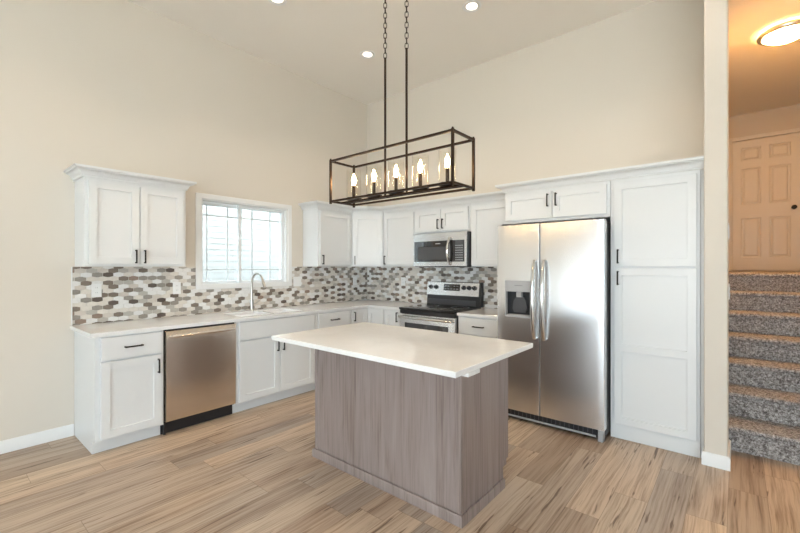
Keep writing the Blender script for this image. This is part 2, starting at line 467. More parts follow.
# ------------------------------------------------------------------ sink window
w = thing('window_1', 'white framed sliding window with grid bars above the sink', 'window', (0, -1.91, WZ0), kind='structure')
cw = 0.058
def ring(mb, y0, y1, z0, z1, wd, xa, xb, bv=0.003):
    """rectangular picture frame standing in a plane x = const"""
    def L(i, x): return [(x, y0+i, z0+i), (x, y1-i, z0+i), (x, y1-i, z1-i), (x, y0+i, z1-i)]
    R = [L(0, xa), L(0, xb-bv), L(bv, xb), L(wd-bv, xb), L(wd, xb-bv), L(wd, xa)]
    V = [[mb.bm.verts.new(p) for p in q] for q in R]
    for a, c in zip(V, V[1:]+V[:1]):
        for j in range(4): mb.bm.faces.new((a[j], a[(j+1) % 4], c[(j+1) % 4], c[j]))
    return mb
ring(MB(), WY0-cw, WY1+cw, WZ0-0.030, WZ1+0.052, cw-0.004, 0.001, 0.018).build('casing', 'white', w)
ring(MB(), WY0, WY1, WZ0, WZ1, 0.014, -0.149, 0.0).build('jamb_liner', 'white', w)
ym = -1.965
for nm, y0, y1, xa in (('sash', WY0+0.014, ym+0.025, -0.105), ('sash', ym-0.030, WY1-0.014, -0.075)):
    s_ = ring(MB(), y0, y1, WZ0+0.014, WZ1-0.014, 0.036, xa, xa+0.028).build('sash', 'sash', w)
    gb = MB()
    for yy in ((-2.329, -2.10) if y0 < -2.2 else (-1.825, -1.591)): gb.box(xa+0.010, yy-0.006, WZ0+0.045, xa+0.017, yy+0.006, WZ1-0.045)
    for zz in (1.368, 1.948): gb.box(xa+0.0105, y0+0.03, zz-0.006, xa+0.0165, y1-0.03, zz+0.006)
    gb.build('grid_bars', 'grid', s_)
    MB().box(xa+0.002, y0+0.03, WZ0+0.04, xa+0.006, y1-0.03, WZ1-0.04).build('pane', 'glass', s_)
MB().box(-0.047, ym-0.012, 1.72, -0.035, ym+0.004, 1.80, 0.003).build('latch', 'sash', w)

# ------------------------------------------------------------------ upstairs door
d = thing('door_1', 'warm lit six panel door at the top of the stairs', 'door', (4.55, 4.10, 1.33), kind='structure')
DX0, DX1, DZ0, DZ1 = 4.170, 4.945, 1.345, 3.385
m_ = MB()
yb, yf = 4.099, 4.080
xs = [DX0, DX0+0.105, DX0+0.105+0.235, DX1-0.105-0.235, DX1-0.105, DX1]
zs = [DZ0, DZ0+0.20, DZ0+0.82, DZ0+1.03, DZ0+1.60, DZ0+1.72, DZ0+1.93, DZ1]
pan = lambda u, v: not ((xs[1] < u < xs[2] or xs[3] < u < xs[4]) and (zs[1] < v < zs[2] or zs[3] < v < zs[4] or zs[5] < v < zs[6]))
m_.cells(xs, zs, pan, yf, yb, fy)
slab_ = m_.build('door_slab', 'door', d)
for a, c in ((1, 2), (3, 4)):
    for e, f in ((1, 2), (3, 4), (5, 6)):
        q = MB()
        def L(i, y): return [(xs[a]+i, y, zs[e]+i), (xs[c]-i, y, zs[e]+i), (xs[c]-i, y, zs[f]-i), (xs[a]+i, y, zs[f]-i)]
        q.loops([L(0, yb), L(0, yf+0.001), L(0.012, yf+0.016), L(0.026, yf+0.016), L(0.044, yf+0.002)])
        q.build('panel', 'door', slab_)
kb = MB().lathe([(0.012, 4.072), (0.030, 4.070), (0.030, 4.062), (0.012, 4.058), (0.012, 4.040), (0.026, 4.034), (0.032, 4.022), (0.026, 4.010), (0.010, 4.006)], (4.875, 0, 2.285), 20, 'y')
kb.build('door_knob', 'black', slab_)
cs = MB()
cwd = 0.058
cs.box(DX0-0.004-cwd, 4.046, 1.33, DX0-0.004, 4.099, DZ1+0.008+cwd, 0.004)
cs.box(DX1+0.004, 4.046, 1.33, DX1+0.004+cwd, 4.099, DZ1+0.008+cwd, 0.004)
cs.box(DX0-0.004, 4.046, DZ1+0.008, DX1+0.004, 4.099, DZ1+0.008+cwd, 0.004)
cs.build('casing', 'door', d)

# ------------------------------------------------------------------ stairs
st = thing('staircase', 'straight flight of grey speckled carpeted steps right of the partition wall', 'stairs', (4.72, -0.30, 0))
RH, RUN, SY = 0.19, 0.295, -0.30
for k in range(7):
    y0 = SY+k*RUN; z1 = (k+1)*RH; y1 = y0+RUN if k < 6 else 4.10
    x0, x1 = PXE+0.001, 5.249
    z0 = k*RH-(0 if k == 0 else 0.03)
    if k < 6:
        prof = [(y0, k*RH), (y0, z1-0.045), (y0-0.018, z1-0.040), (y0-0.028, z1-0.026), (y0-0.026, z1-0.010), (y0-0.014, z1), (y1+0.001, z1), (y1+0.001, k*RH)]
        MB().prism(prof, 'x', x0, x1).build('step', 'carpet', st, ang=50)
    else:
        prof = [(y0, k*RH), (y0, z1-0.045), (y0-0.018, z1-0.040), (y0-0.028, z1-0.026), (y0-0.026, z1-0.010), (y0-0.014, z1), (4.099, z1), (4.099, k*RH)]
        lb = MB().prism(prof, 'x', x0, x1)
        struct('floor_upper', MB().box(2.601, 1.621, k*RH, x0-0.001, 4.099, z1), 'carpet', 'carpeted floor of the upstairs hall', 'floor')
        lb.build('landing', 'carpet', st, ang=50)

# ------------------------------------------------------------------ cabinets
def pull(mb, x, z, ln, vertical, yf):
    r = 0.0055; st_ = 0.028
    h = ln/2
    if vertical:
        mb.box(x-r, yf-st_-0.005, z-h, x+r, yf-st_+0.006, z+h, 0.002)
        for s in (-1, 1): mb.box(x-r, yf-st_, z+s*(h-0.006)-r, x+r, yf-0.0003, z+s*(h-0.006)+r, 0.0015)
    else:
        mb.box(x-h, yf-st_-0.005, z-r, x+h, yf-st_+0.006, z+r, 0.002)
        for s in (-1, 1): mb.box(x+s*(h-0.006)-r, yf-st_, z-r, x+s*(h-0.006)+r, yf-0.0003, z+r, 0.0015)
    return mb

def cabinet(name, label, cat, loc, rz, w, d, z0, z1, fronts, toe=0.0, inset=0.07, group=None, flush=False):
    """local frame: back at y=0, front faces -y, x from 0 to w"""
    t = thing(name, label, cat, loc, rz, group)
    e = 0.0008
    mb = MB()
    if toe and not flush:
        mb.box(e, -d, toe, w-e, -0.003, z1, 0.0015); mb.box(e, -(d-inset), 0.0, w-e, -0.003, toe+0.002)
    else:
        mb.box(e, -d, z0, w-e, -0.003, z1, 0.0015)
    mb.build('cabinet_body', 'cab', t, local=True)
    for f in fronts:
        kind, x0, x1, a, c = f[:5]; hd = f[5] if len(f) > 5 else None
        extra = f[6] if len(f) > 6 else None
        q = MB()
        if kind == 'door':
            q.shaker(x0, x1, a, c, -d-0.0035)
            if extra:                                     # middle rail
                q.box(x0+0.055, -d-0.0235, extra[0], x1-0.055, -d-0.010, extra[1], 0.0015)
        else: q.slab(x0, x1, a, c, -d-0.0035)
        o = q.build('door' if kind == 'door' else 'drawer', 'cab', t, local=True)
        if kind == 'panel': o.name = 'false_front'
        if hd: pull(MB(), hd[0], hd[1], hd[2], hd[3], -d-0.0235).build('handle', 'black', o, local=True)
    return t

R90 = PI/2
TOP = 0.884
UB = 1.402
UT = 2.115
HL = 0.115
# base run on the left wall: local x = y - y0
yE, yD, yS0, yS1, yC = -3.463, -2.998, -2.372, -1.446, -0.914
w = yD-yE
cabinet('base_cabinet', 'white base cabinet with one drawer above one door at the left end', 'cabinet', (0, yE, 0), R90, w, 0.61, 0, TOP,
        [('drawer', 0.035, w-0.018, 0.700, 0.872, (w/2+0.01, 0.787, HL+0.01, False)),
         ('door', 0.035, w-0.018, 0.118, 0.688, (w-0.018-0.030, 0.600, HL, True))], 0.10)
w = yS1-yS0
cabinet('sink_base_cabinet', 'white two door base cabinet under the sink', 'cabinet', (0, yS0, 0), R90, w, 0.61, 0, TOP,
        [('panel', 0.022, w-0.022, 0.700, 0.872),
         ('door', 0.022, w/2-0.003, 0.118, 0.688, (w/2-0.003-0.030, 0.600, HL, True)),
         ('door', w/2+0.003, w-0.022, 0.118, 0.688, (w/2+0.003+0.030, 0.600, HL, True))], 0.10)
w = yC-yS1
cabinet('base_cabinet', 'white base cabinet with top drawer between sink cabinet and corner', 'cabinet', (0, yS1, 0), R90, w, 0.61, 0, TOP,
        [('drawer', 0.035, w-0.025, 0.700, 0.872, (w/2, 0.787, HL+0.01, False)),
         ('door', 0.035, w-0.025, 0.118, 0.688, (0.085, 0.600, HL, True))], 0.10)
# corner base with two doors at a right angle
t = thing('corner_base_cabinet', 'white inside corner base cabinet with two doors at right angles', 'cabinet', (0.30, -0.30, 0))
mb = MB().prism([(0.003, -0.003), (0.003, yC+0.001), (0.61, yC+0.001), (0.61, -0.61), (0.913, -0.61), (0.913, -0.003)], 'z', 0.10, TOP)
mb.prism([(0.003, -0.003), (0.003, yC+0.001), (0.54, yC+0.001), (0.54, -0.54), (0.913, -0.54), (0.913, -0.003)], 'z', 0.0, 0.10)
mb.build('cabinet_body', 'cab', t)
q = MB().shaker(0.0, 0.264, 0.118, 0.872, 0.0)
bmesh.ops.transform(q.bm, verts=q.bm.verts, matrix=Matrix.Translation((0.6105, yC+0.018, 0)) @ Matrix.Rotation(R90, 4, 'Z'))
o = q.build('door', 'cab', t)
q = pull(MB(), 0.030, 0.790, HL, True, -0.02)
bmesh.ops.transform(q.bm, verts=q.bm.verts, matrix=Matrix.Translation((0.6105, yC+0.018, 0)) @ Matrix.Rotation(R90, 4, 'Z'))
q.build('handle', 'black', o)
MB().shaker(0.634, 0.900, 0.118, 0.872, -0.6105).build('door', 'cab', t)

xr0, xr1 = 1.181, 1.953
w = xr0-0.914-0.004
cabinet('base_cabinet', 'narrow white one door base cabinet left of the range', 'cabinet', (0.914, 0, 0), 0, w, 0.61, 0, TOP,
        [('door', 0.010, w-0.012, 0.118, 0.872, (w-0.045, 0.800, HL, True))], 0.10)
w = 2.47-xr1-0.004
cabinet('base_cabinet', 'white drawer base cabinet between range and refrigerator', 'cabinet', (xr1+0.004, 0, 0), 0, w, 0.61, 0, TOP,
        [('drawer', 0.022, w-0.022, 0.700, 0.872, (w/2, 0.787, HL+0.01, False)),
         ('door', 0.022, w-0.022, 0.118, 0.688, (0.055, 0.600, HL, True))], 0.10)

# uppers
CROWN = [(0, 0), (0.012, 0), (0.012, 0.014), (0.018, 0.016), (0.020, 0.026), (0.028, 0.040), (0.042, 0.050), (0.056, 0.053), (0.056, 0.060), (0.070, 0.062), (0.070, 0.080), (0, 0.080)]
uE, uR = -3.461, -2.701
w = uR-uE
t = cabinet('wall_cabinet', 'white two door wall cabinet with crown left of the window', 'cabinet', (0, uE, 0), R90, w, 0.305, UB, UT,
        [('door', 0.025, w/2-0.003, UB+0.020, 2.085, (w/2-0.003-0.030, UB+0.085, HL, True)),
         ('door', w/2+0.003, w-0.025, UB+0.020, 2.085, (w/2+0.003+0.030, UB+0.085, HL, True))])
MB().sweep([(0.0, -0.003), (0.0, -0.305), (w, -0.305), (w, -0.003)], CROWN, UT-0.006).build('crown', 'cab', t, local=True)
ulb = -1.163
w = -0.611-ulb
cabinet('wall_cabinet', 'white one door wall cabinet right of the window', 'cabinet', (0, ulb, 0), R90, w, 0.305, UB, UT,
        [('door', 0.020, w-0.012, UB+0.020, 2.085, (0.052, UB+0.085, HL, True))])
t = thing('corner_wall_cabinet', 'white diagonal corner wall cabinet with one door', 'cabinet', (0.3, -0.3, UB))
MB().prism([(0.003, -0.003), (0.003, -0.609), (0.305, -0.609), (0.609, -0.305), (0.609, -0.003)], 'z', UB, UT).build('cabinet_body', 'cab', t)
mx = Matrix.Translation((0.305, -0.609, 0)) @ Matrix.Rotation(PI/4, 4, 'Z')
dl = 0.304*math.sqrt(2)
q = MB().shaker(0.020, dl-0.020, UB+0.020, 2.085, -0.0005); bmesh.ops.transform(q.bm, verts=q.bm.verts, matrix=mx)
o = q.build('door', 'cab', t)
q = pull(MB(), 0.050, UB+0.085, HL, True, -0.0205); bmesh.ops.transform(q.bm, verts=q.bm.verts, matrix=mx)
q.build('handle', 'black', o)
w = 1.152-0.611
cabinet('wall_cabinet', 'white one door wall cabinet left of the microwave', 'cabinet', (0.611, 0, 0), 0, w, 0.305, UB, UT,
        [('door', 0.022, w-0.018, UB+0.020, 2.085, (0.052, UB+0.085, HL, True))])
w = 1.930-1.152
cabinet('wall_cabinet', 'short white two door wall cabinet above the microwave', 'cabinet', (1.152, 0, 0), 0, w, 0.305, 1.800, UT,
        [('door', 0.012, w/2-0.003, 1.822, 2.085, (w/2-0.003-0.030, 1.822+0.085, HL, True)),
         ('door', w/2+0.003, w-0.022, 1.822, 2.085, (w/2+0.003+0.030, 1.822+0.085, HL, True))])
w = 2.486-1.930
cabinet('wall_cabinet', 'white one door wall cabinet between microwave and refrigerator', 'cabinet', (1.930, 0, 0), 0, w, 0.305, UB, UT,
        [('door', 0.022, w-0.018, UB+0.020, 2.085, (w-0.05, UB+0.085, HL, True))])
cr = MB().sweep([(0.003, ulb), (0.305, ulb), (0.305, -0.609), (0.609, -0.305), (2.418, -0.305)], CROWN, UT+0.0005)
tag(cr.build('crown_moulding', 'cab'), 'white crown moulding over the corner wall cabinets and microwave', 'moulding')
FX0 = 2.490
w = 3.423-FX0
cabinet('wall_cabinet', 'deep white two door wall cabinet above the refrigerator', 'cabinet', (FX0, 0, 0), 0, w, 0.615, 1.815, UT,
        [('door', 0.015, w/2-0.005, 1.842, 2.085, (w/2-0.005-0.034, 1.842+0.160, HL, True)),
         ('door', w/2+0.001, w-0.022, 1.842, 2.085, (w/2+0.001+0.034, 1.842+0.160, HL, True))])
w = 4.022-3.425
t = cabinet('pantry_cabinet', 'tall white pantry cabinet with two doors right of the refrigerator', 'cabinet', (3.425, 0, 0), 0, w, 0.615, 0.0, UT,
        [('door', 0.030, w-0.020, 1.405, 2.085, (0.062, 1.405+0.080, HL, True)),
         ('door', 0.030, w-0.020, 0.125, 1.390, (0.062, 1.390-0.080, HL, True), (0.715, 0.772))], 0.12, flush=True)
MB().box(0.5985, -0.605, 0, 0.620, -0.003, UT).build('filler_strip', 'cab', t, local=True)
cr = MB().sweep([(FX0, -0.380), (FX0, -0.615), (PX0-0.001, -0.615)], CROWN, UT+0.0005)
tag(cr.build('crown_moulding', 'cab'), 'white crown moulding over the refrigerator cabinet and pantry', 'moulding')

# ------------------------------------------------------------------ worktops, sink, faucet
fz = lambda u, v, w: (u, v, w)
SX0, SX1, SYa, SYb, SYc, SYd = 0.135, 0.520, -2.270, -1.925, -1.895, -1.550
def keepw(u, v):
    if u > 0.637 and v < -0.637: return False
    if SX0 < u < SX1 and (SYa < v < SYb or SYc < v < SYd): return False
    return True
b = MB().cells([0.0005, SX0, SX1, 0.637, xr0-0.003], [yE-0.028, SYa, SYb, SYc, SYd, -0.637, -0.0005], keepw, TOP, 0.914, fz)
es = [e for e in b.bm.edges if len(e.link_faces) == 2 and e.link_faces[0].normal.dot(e.link_faces[1].normal) < 0.5 and all(abs(v.co.z-0.914) < 1e-4 for v in e.verts)]
tag(b.build('worktop', 'quartz', smooth=False), 'white quartz L shaped worktop along the sink wall and corner', 'countertop')
b = MB().box(xr1+0.003, -0.637, TOP, 2.505, -0.0005, 0.914, 0.002)
tag(b.build('worktop', 'quartz'), 'short white quartz worktop between range and refrigerator', 'countertop')
t = thing('kitchen_sink', 'stainless double bowl undermount sink below the window', 'sink', (0.33, -1.91, 0.70))
for ya, yb_ in ((SYa, SYb), (SYc, SYd)):
    q = MB()
    def L(i, z, e=0.0):
        return [(SX0-e+i, ya-e+i, z), (SX1+e-i, ya-e+i, z), (SX1+e-i, yb_+e-i, z), (SX0-e+i, yb_+e-i, z)]
    q.loops([L(0, TOP-0.001, 0.010), L(0, TOP-0.001, 0.0), L(0.004, 0.74), L(0.03, 0.715)], cap=False)
    q.bm.faces.new([q.bm.verts.new(p) for p in L(0.03, 0.715)])
    bmesh.ops.remove_doubles(q.bm, verts=q.bm.verts, dist=1e-5)
    o = q.build('bowl', 'sinksteel', t)
    MB().lathe([(0.040, 0.7155), (0.040, 0.719), (0.030, 0.7185), (0.012, 0.717)], ((SX0+SX1)/2, (ya+yb_)/2, 0), 20).build('drain', 'chrome', o)
t = thing('faucet', 'tall brushed nickel gooseneck faucet behind the sink', 'faucet', (0.075, -1.905, 0.914))
fxx, fyy = 0.075, -1.905
MB().lathe([(0.027, 0.914), (0.027, 0.920), (0.022, 0.926), (0.019, 0.95), (0.019, 1.03), (0.014, 1.035)], (fxx, fyy, 0), 20).build('base', 'nickel', t)
pts = [(fxx, fyy, 1.03), (fxx, fyy, 1.12), (fxx, fyy, 1.21)]
R_ = 0.116
for k in range(1, 15):
    a = math.radians(158)*k/14; pts.append((fxx+R_*(1-math.cos(a)), fyy, 1.21+R_*math.sin(a)))
px, pz = pts[-1][0], pts[-1][2]
MB().tube(pts, 0.0115, 12).build('spout', 'nickel', t)
dx, dz = pts[-1][0]-pts[-2][0], pts[-1][2]-pts[-2][2]; ln = math.hypot(dx, dz); dx /= ln; dz /= ln
MB().tube([(px-dx*0.005, fyy, pz-dz*0.005), (px+dx*0.02, fyy, pz+dz*0.02), (px+dx*0.085, fyy, pz+dz*0.085)], 0.014, 12, radii=[0.0125, 0.0145, 0.015]).build('spray_head', 'nickel', t)
MB().tube([(fxx+0.012, fyy+0.018, 0.985), (fxx+0.015, fyy+0.045, 0.992), (fxx+0.02, fyy+0.085, 1.02)], 0.006, 8).build('lever', 'nickel', t)

# ------------------------------------------------------------------ backsplashes
TW, TP, TH = 0.0775, 0.0355, 0.0435
rng = random.Random(3)
shades = {}
def shade_of(k, wall):
    if (k, wall) not in shades:
        r, c = k; o = r % 2
        v = rng.random()
        near = [shades.get((q, wall), 0) > 0.64 for q in ((r, c-1), (r-1, c-1+o), (r-1, c+o))]
        if v > 0.64 and (sum(near) >= 2 or (sum(near) == 1 and rng.random() < 0.15)): v = rng.random()*0.6
        if v < 0.64 and sum(near) == 0 and rng.random() < 0.34: v = 0.64+rng.random()*0.36
        shades[k, wall] = v
    return shades[k, wall]
def tiles(regions, fn, wall, ustart):
    out = bmesh.new(); ol = out.faces.layers.float.new('shade')
    for (u0, u1, v0, v1) in regions:
        bm = bmesh.new(); lay = bm.faces.layers.float.new('shade')
        r0, r1 = int((v0-0.9)/TP)-2, int((v1-0.9)/TP)+2
        c0, c1 = int((u0-ustart)/TW)-2, int((u1-ustart)/TW)+2
        for r in range(r0, r1+1):
            for c in range(c0, c1+1):
                uc = ustart+(c+0.5*(r % 2))*TW; vc = 0.905+r*TP
                g = 0.0011
                def hexa(sc_, w):
                    hw = TW/2-g-sc_; hh = TH/2-g*1.15-sc_; sd = (2*TP-TH)/2-g*0.3-sc_*0.6; tw = 0.013
                    return [(uc-hw, vc-sd, w), (uc-tw, vc-hh, w), (uc+tw, vc-hh, w), (uc+hw, vc-sd, w), (uc+hw, vc+sd, w), (uc+tw, vc+hh, w), (uc-tw, vc+hh, w), (uc-hw, vc+sd, w)]
                A = [bm.verts.new(p) for p in hexa(0, 0.0045)]; B = [bm.verts.new(p) for p in hexa(0.0012, 0.0075)]
                sh = shade_of((r, c), wall)
                f = bm.faces.new(B); f[lay] = sh
                for j in range(8):
                    f = bm.faces.new((A[j], A[(j+1) % 8], B[(j+1) % 8], B[j])); f[lay] = sh
        for co, no in (((u0, 0, 0), (-1, 0, 0)), ((u1, 0, 0), (1, 0, 0)), ((0, v0, 0), (0, -1, 0)), ((0, v1, 0), (0, 1, 0))):
            bmesh.ops.bisect_plane(bm, geom=bm.verts[:]+bm.edges[:]+bm.faces[:], plane_co=co, plane_no=no, clear_outer=True)
        vm = {v: out.verts.new(v.co) for v in bm.verts}
        for f in bm.faces:
            nf = out.faces.new([vm[v] for v in f.verts]); nf[ol] = f[lay]
        bm.free()
    bmesh.ops.recalc_face_normals(out, faces=out.faces)
    for v in out.verts: v.co = fn(*v.co)
    # outward normals: the tile tops must face the room
    for f in out.faces:
        f.normal_update()
    top = max(out.faces, key=lambda f: f.calc_area())
    want = Vector(fn(0, 0, 1))-Vector(fn(0, 0, 0))
    for f in out.faces:
        if f.calc_area() > 2e-4 and f.normal.dot(want) < 0: f.normal_flip()
    me = bpy.data.meshes.new('mosaic_tiles'); out.to_mesh(me); out.free()
    me.materials.append(M['tile'])
    return me
Z0, Z1 = 0.9145, 1.400
SL = yE-0.012
regs = [(SL, -2.484, Z0, Z1), (-2.484, -1.336, Z0, 1.163), (-1.336, -0.008, Z0, Z1)]
t = thing('backsplash', 'brown and white hexagon mosaic backsplash along the sink wall', 'backsplash', (0, -1.7, Z0))
g = MB()
for u0, u1, v0, v1 in regs: g.box(0.0006, u0, v0, 0.005, u1, v1)
g.build('grout', 'grout', t)
me = tiles(regs, lambda u, v, w: (w, u, v), 'L', -3.46)
o = bpy.data.objects.new('mosaic_tiles', me); C.objects.link(o); o.parent = t; o.location = (0, 1.7, -Z0)
MB().box(0.0006, SL-0.008, Z0, 0.009, SL-0.0005, Z1, 0.002).build('edge_strip', 'white', t)
regs = [(0.009, 2.49, Z0, Z1)]
t = thing('backsplash', 'grey and white hexagon mosaic backsplash behind the range', 'backsplash', (1.25, 0, Z0))
MB().box(0.009, -0.005, Z0, 2.49, -0.0006, Z1).build('grout', 'grout', t)
me = tiles(regs, lambda u, v, w: (u, -w, v), 'B', 0.01)
o = bpy.data.objects.new('mosaic_tiles', me); C.objects.link(o); o.parent = t; o.location = (-1.25, 0, -Z0)

# wall plates
def plate(name, label, cat, loc, rz, w, h, kind, group='wall plates on the backsplash'):
    t = thing(name, label, cat, loc, rz, group)
    MB().slab(-w/2, w/2, -h/2, h/2, 0.0, 0.006, 0.002).build('cover_plate', 'plate', t, local=True)
    if kind == 'outlet':
        for s in (-1, 1):
            q = MB().box(-0.016, -0.0085, s*0.021-0.014, 0.016, -0.0055, s*0.021+0.014, 0.003)
            f = q.build('socket', 'plate', t, local=True)
            MB().box(-0.007, -0.0092, s*0.021-0.002, -0.005, -0.0083, s*0.021+0.008).box(0.005, -0.0092, s*0.021-0.002, 0.007, -0.0083, s*0.021+0.008).build('slots', 'socket', f, local=True)
    else:
        n = 2 if kind == 'double' else 1
        for i in range(n):
            xc = (i-(n-1)/2)*0.046
            MB().box(xc-0.016, -0.0095, -0.033, xc+0.016, -0.0055, 0.033, 0.003).build('rocker', 'plate', t, local=True)
    return t
plate('wall_outlet', 'white outlet on mosaic below the left wall cabinet, near worktop end', 'outlet', (0.0077, -3.312, 1.197), R90, 0.072, 0.116, 'outlet')
plate('wall_outlet', 'white outlet on mosaic just left of the sink window', 'outlet', (0.0077, -2.665, 1.190), R90, 0.072, 0.116, 'outlet')
plate('wall_switch', 'white double switch plate on mosaic just right of the sink window', 'switch', (0.0077, -1.250, 1.215), R90, 0.116, 0.120, 'double')
plate('wall_outlet', 'white outlet on mosaic close to the inside corner', 'outlet', (0.0077, -0.262, 1.197), R90, 0.072, 0.116, 'outlet')
plate('wall_outlet', 'white outlet on mosaic left of the range', 'outlet', (0.704, -0.0077, 1.197), 0, 0.072, 0.116, 'outlet')
plate('wall_switch', 'white switch plate on the stair side of the partition, higher up', 'switch', (PX1+0.0005, -0.55, 1.655), R90, 0.072, 0.116, 'single', 'wall plates on the stair side of the partition')
plate('wall_outlet', 'white plate low on the stair side of the partition', 'outlet', (PX1+0.0005, -0.40, 1.215), R90, 0.072, 0.116, 'outlet', 'wall plates on the stair side of the partition')

# ------------------------------------------------------------------ dishwasher
t = thing('dishwasher', 'stainless dishwasher with bar handle left of the sink cabinet', 'dishwasher', (0, yD, 0), R90)
w = yS0-yD
MB().box(0.004, -0.585, 0.10, w-0.004, -0.01, TOP-0.004).build('tub_casing', 'blackplastic', t, local=True)
MB().box(0.004, -0.545, 0.0, w-0.004, -0.03, 0.10).box(0.012, -0.575, 0.0, 0.030, -0.545, 0.09).build('toe_panel', 'blackplastic', t, local=True)
q = MB()
prof = [(-0.586, 0.118), (-0.622, 0.118), (-0.628, 0.126), (-0.632, 0.40), (-0.633, 0.70), (-0.630, 0.845), (-0.624, 0.866), (-0.586, 0.868)]
q.prism(prof, 'x', 0.012, w-0.014)
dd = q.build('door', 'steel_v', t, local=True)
q = MB()
pts = []
for k in range(13):
    s = k/12; x = 0.055+s*(w-0.11); pts.append((x, -0.668-0.010*math.sin(PI*s), 0.824+0.004*math.sin(PI*s)))
q.tube([(0.055, -0.631, 0.824)]+pts+[(w-0.055, -0.631, 0.824)], 0.013, 10)
q.build('handle', 'steel', dd, local=True)

# ------------------------------------------------------------------ range
t = thing('range', 'stainless electric range with black glass cooktop and rear controls', 'stove', (1.566, -0.02, 0))
ra, rb = xr0+0.002, xr1-0.002
MB().box(ra, -0.625, 0.03, rb, -0.02, 0.900, 0.002).build('range_body', 'darkgrey', t)
q = MB().box(ra-0.001, -0.672, 0.902, rb+0.001, -0.095, 0.926, 0.006, 2)
ck = q.build('cooktop', 'cookglass', t)
for cx_, cy_, cr_ in ((1.37, -0.50, 0.105), (1.76, -0.50, 0.085), (1.37, -0.25, 0.08), (1.76, -0.25, 0.105)):
    MB().lathe([(cr_-0.003, 0.9262), (cr_, 0.9262), (cr_, 0.9266), (cr_-0.003, 0.9266)], (cx_, cy_, 0), 40, cap=False).build('burner_ring', 'greyplastic', ck)
MB().box(ra+0.002, -0.655, 0.858, rb-0.002, -0.626, 0.900, 0.003).build('front_band', 'blackplastic', t)
q = MB().box(ra+0.002, -0.662, 0.24, rb-0.002, -0.626, 0.855, 0.005)
od = q.build('oven_door', 'steel', t)
MB().box(ra+0.085, -0.6645, 0.38, rb-0.085, -0.6615, 0.755, 0.001).build('oven_window', 'blackglass', od)
q = MB().tube([(ra+0.03, -0.661, 0.815), (ra+0.03, -0.700, 0.820), (ra+0.06, -0.712, 0.821), ((ra+rb)/2, -0.718, 0.823), (rb-0.06, -0.712, 0.821), (rb-0.03, -0.700, 0.820), (rb-0.03, -0.661, 0.815)], 0.015, 12)
q.build('oven_handle', 'chrome', od)
MB().box(ra+0.002, -0.660, 0.045, rb-0.002, -0.626, 0.232, 0.005).build('storage_drawer', 'steel', t)
# backguard
MB().prism([(-0.118, 0.926), (-0.105, 1.04), (-0.108, 1.045), (-0.088, 1.205), (-0.080, 1.212), (-0.035, 1.212), (-0.035, 0.926)], 'x', ra+0.004, rb-0.004).build('backguard', 'blackplastic', t)
q = MB().prism([(-0.1105, 1.045), (-0.120, 1.050), (-0.098, 1.206), (-0.088, 1.2135), (-0.040, 1.2135), (-0.040, 1.2125), (-0.080, 1.2122), (-0.0885, 1.205)], 'x', ra+0.002, rb-0.022)
cp = q.build('control_panel', 'steel', t)
MB().box(ra+0.02, -0.1215, 0.935, rb-0.06, -0.117, 1.00, 0.001).build('lower_trim', 'darkgrey', t)
def on_panel(z): return -0.120+(z-1.05)*(0.022/0.156)
mx_ = math.atan2(0.022, 0.156)
def tilt(mb, z):
    bmesh.ops.transform(mb.bm, verts=mb.bm.verts, matrix=Matrix.Translation((0, on_panel(z), z)) @ Matrix.Rotation(-mx_, 4, 'X'))
    return mb
q = tilt(MB().box(1.438, -0.003, -0.040, 1.672, 0.001, 0.040, 0.002), 1.147)
ds = q.build('display', 'blackglass', t)
for i in range(5):
    for j in range(2):
        if (i, j) != (2, 1): tilt(MB().box(1.455+i*0.042, -0.0038, -0.022+j*0.034, 1.455+i*0.042+0.024, -0.0028, -0.016+j*0.034), 1.147).build('key', 'mark', ds)
for kx in (1.245, 1.325, 1.725, 1.797, 1.868):
    q = MB().lathe([(0.027, 0.0), (0.027, -0.004), (0.023, -0.006), (0.021, -0.026), (0.018, -0.029)], (kx, 0, 0), 20, 'y')
    k_ = tilt(q, 1.147).build('knob', 'blackplastic', t)
    tilt(MB().box(kx-0.002, -0.030, 0.004, kx+0.002, -0.0285, 0.018), 1.147).build('pointer', 'mark', k_)

# ------------------------------------------------------------------ microwave
t = thing('microwave', 'stainless over the range microwave with dark window and keypad', 'microwave', (1.556, -0.01, UB))
ma, mb_ = 1.188, 1.944
MB().box(ma+0.003, -0.372, 1.398, mb_-0.001, -0.010, 1.796, 0.003).build('microwave_body', 'blackplastic', t)
mf = MB().box(ma, -0.402, 1.404, mb_-0.012, -0.3725, 1.794, 0.004).build('face', 'steel', t)
win = MB().box(1.208, -0.4045, 1.458, 1.705, -0.4015, 1.702, 0.001).build('window', 'blackglass', t)
MB().box(1.262, -0.4052, 1.482, 1.685, -0.4044, 1.634).build('window_mesh', 'darkgrey', win)
MB().box(1.520, -0.4052, 1.664, 1.588, -0.4044, 1.674).build('brand_mark', 'mark', win)
kp = MB().box(1.712, -0.4045, 1.458, 1.908, -0.4015, 1.702, 0.001).build('keypad', 'blackglass', t)
for i in range(4):
    for j in range(7): MB().box(1.795+i*0.026, -0.4052, 1.475+j*0.027, 1.795+i*0.026+0.013, -0.4044, 1.475+j*0.027+0.007).build('key', 'mark', kp)
pts = []
for k in range(11):
    s = k/10; pts.append((1.722-0.008*math.sin(PI*s), -0.418-0.040*math.sin(PI*s), 1.432+s*0.292))
MB().tube([(1.722, -0.401, 1.432)]+pts+[(1.722, -0.401, 1.724)], 0.0155, 10).build('handle', 'chrome', mf)
MB().box(ma+0.05, -0.34, 1.394, mb_-0.05, -0.05, 1.3985).build('vent_grille', 'darkgrey', t)

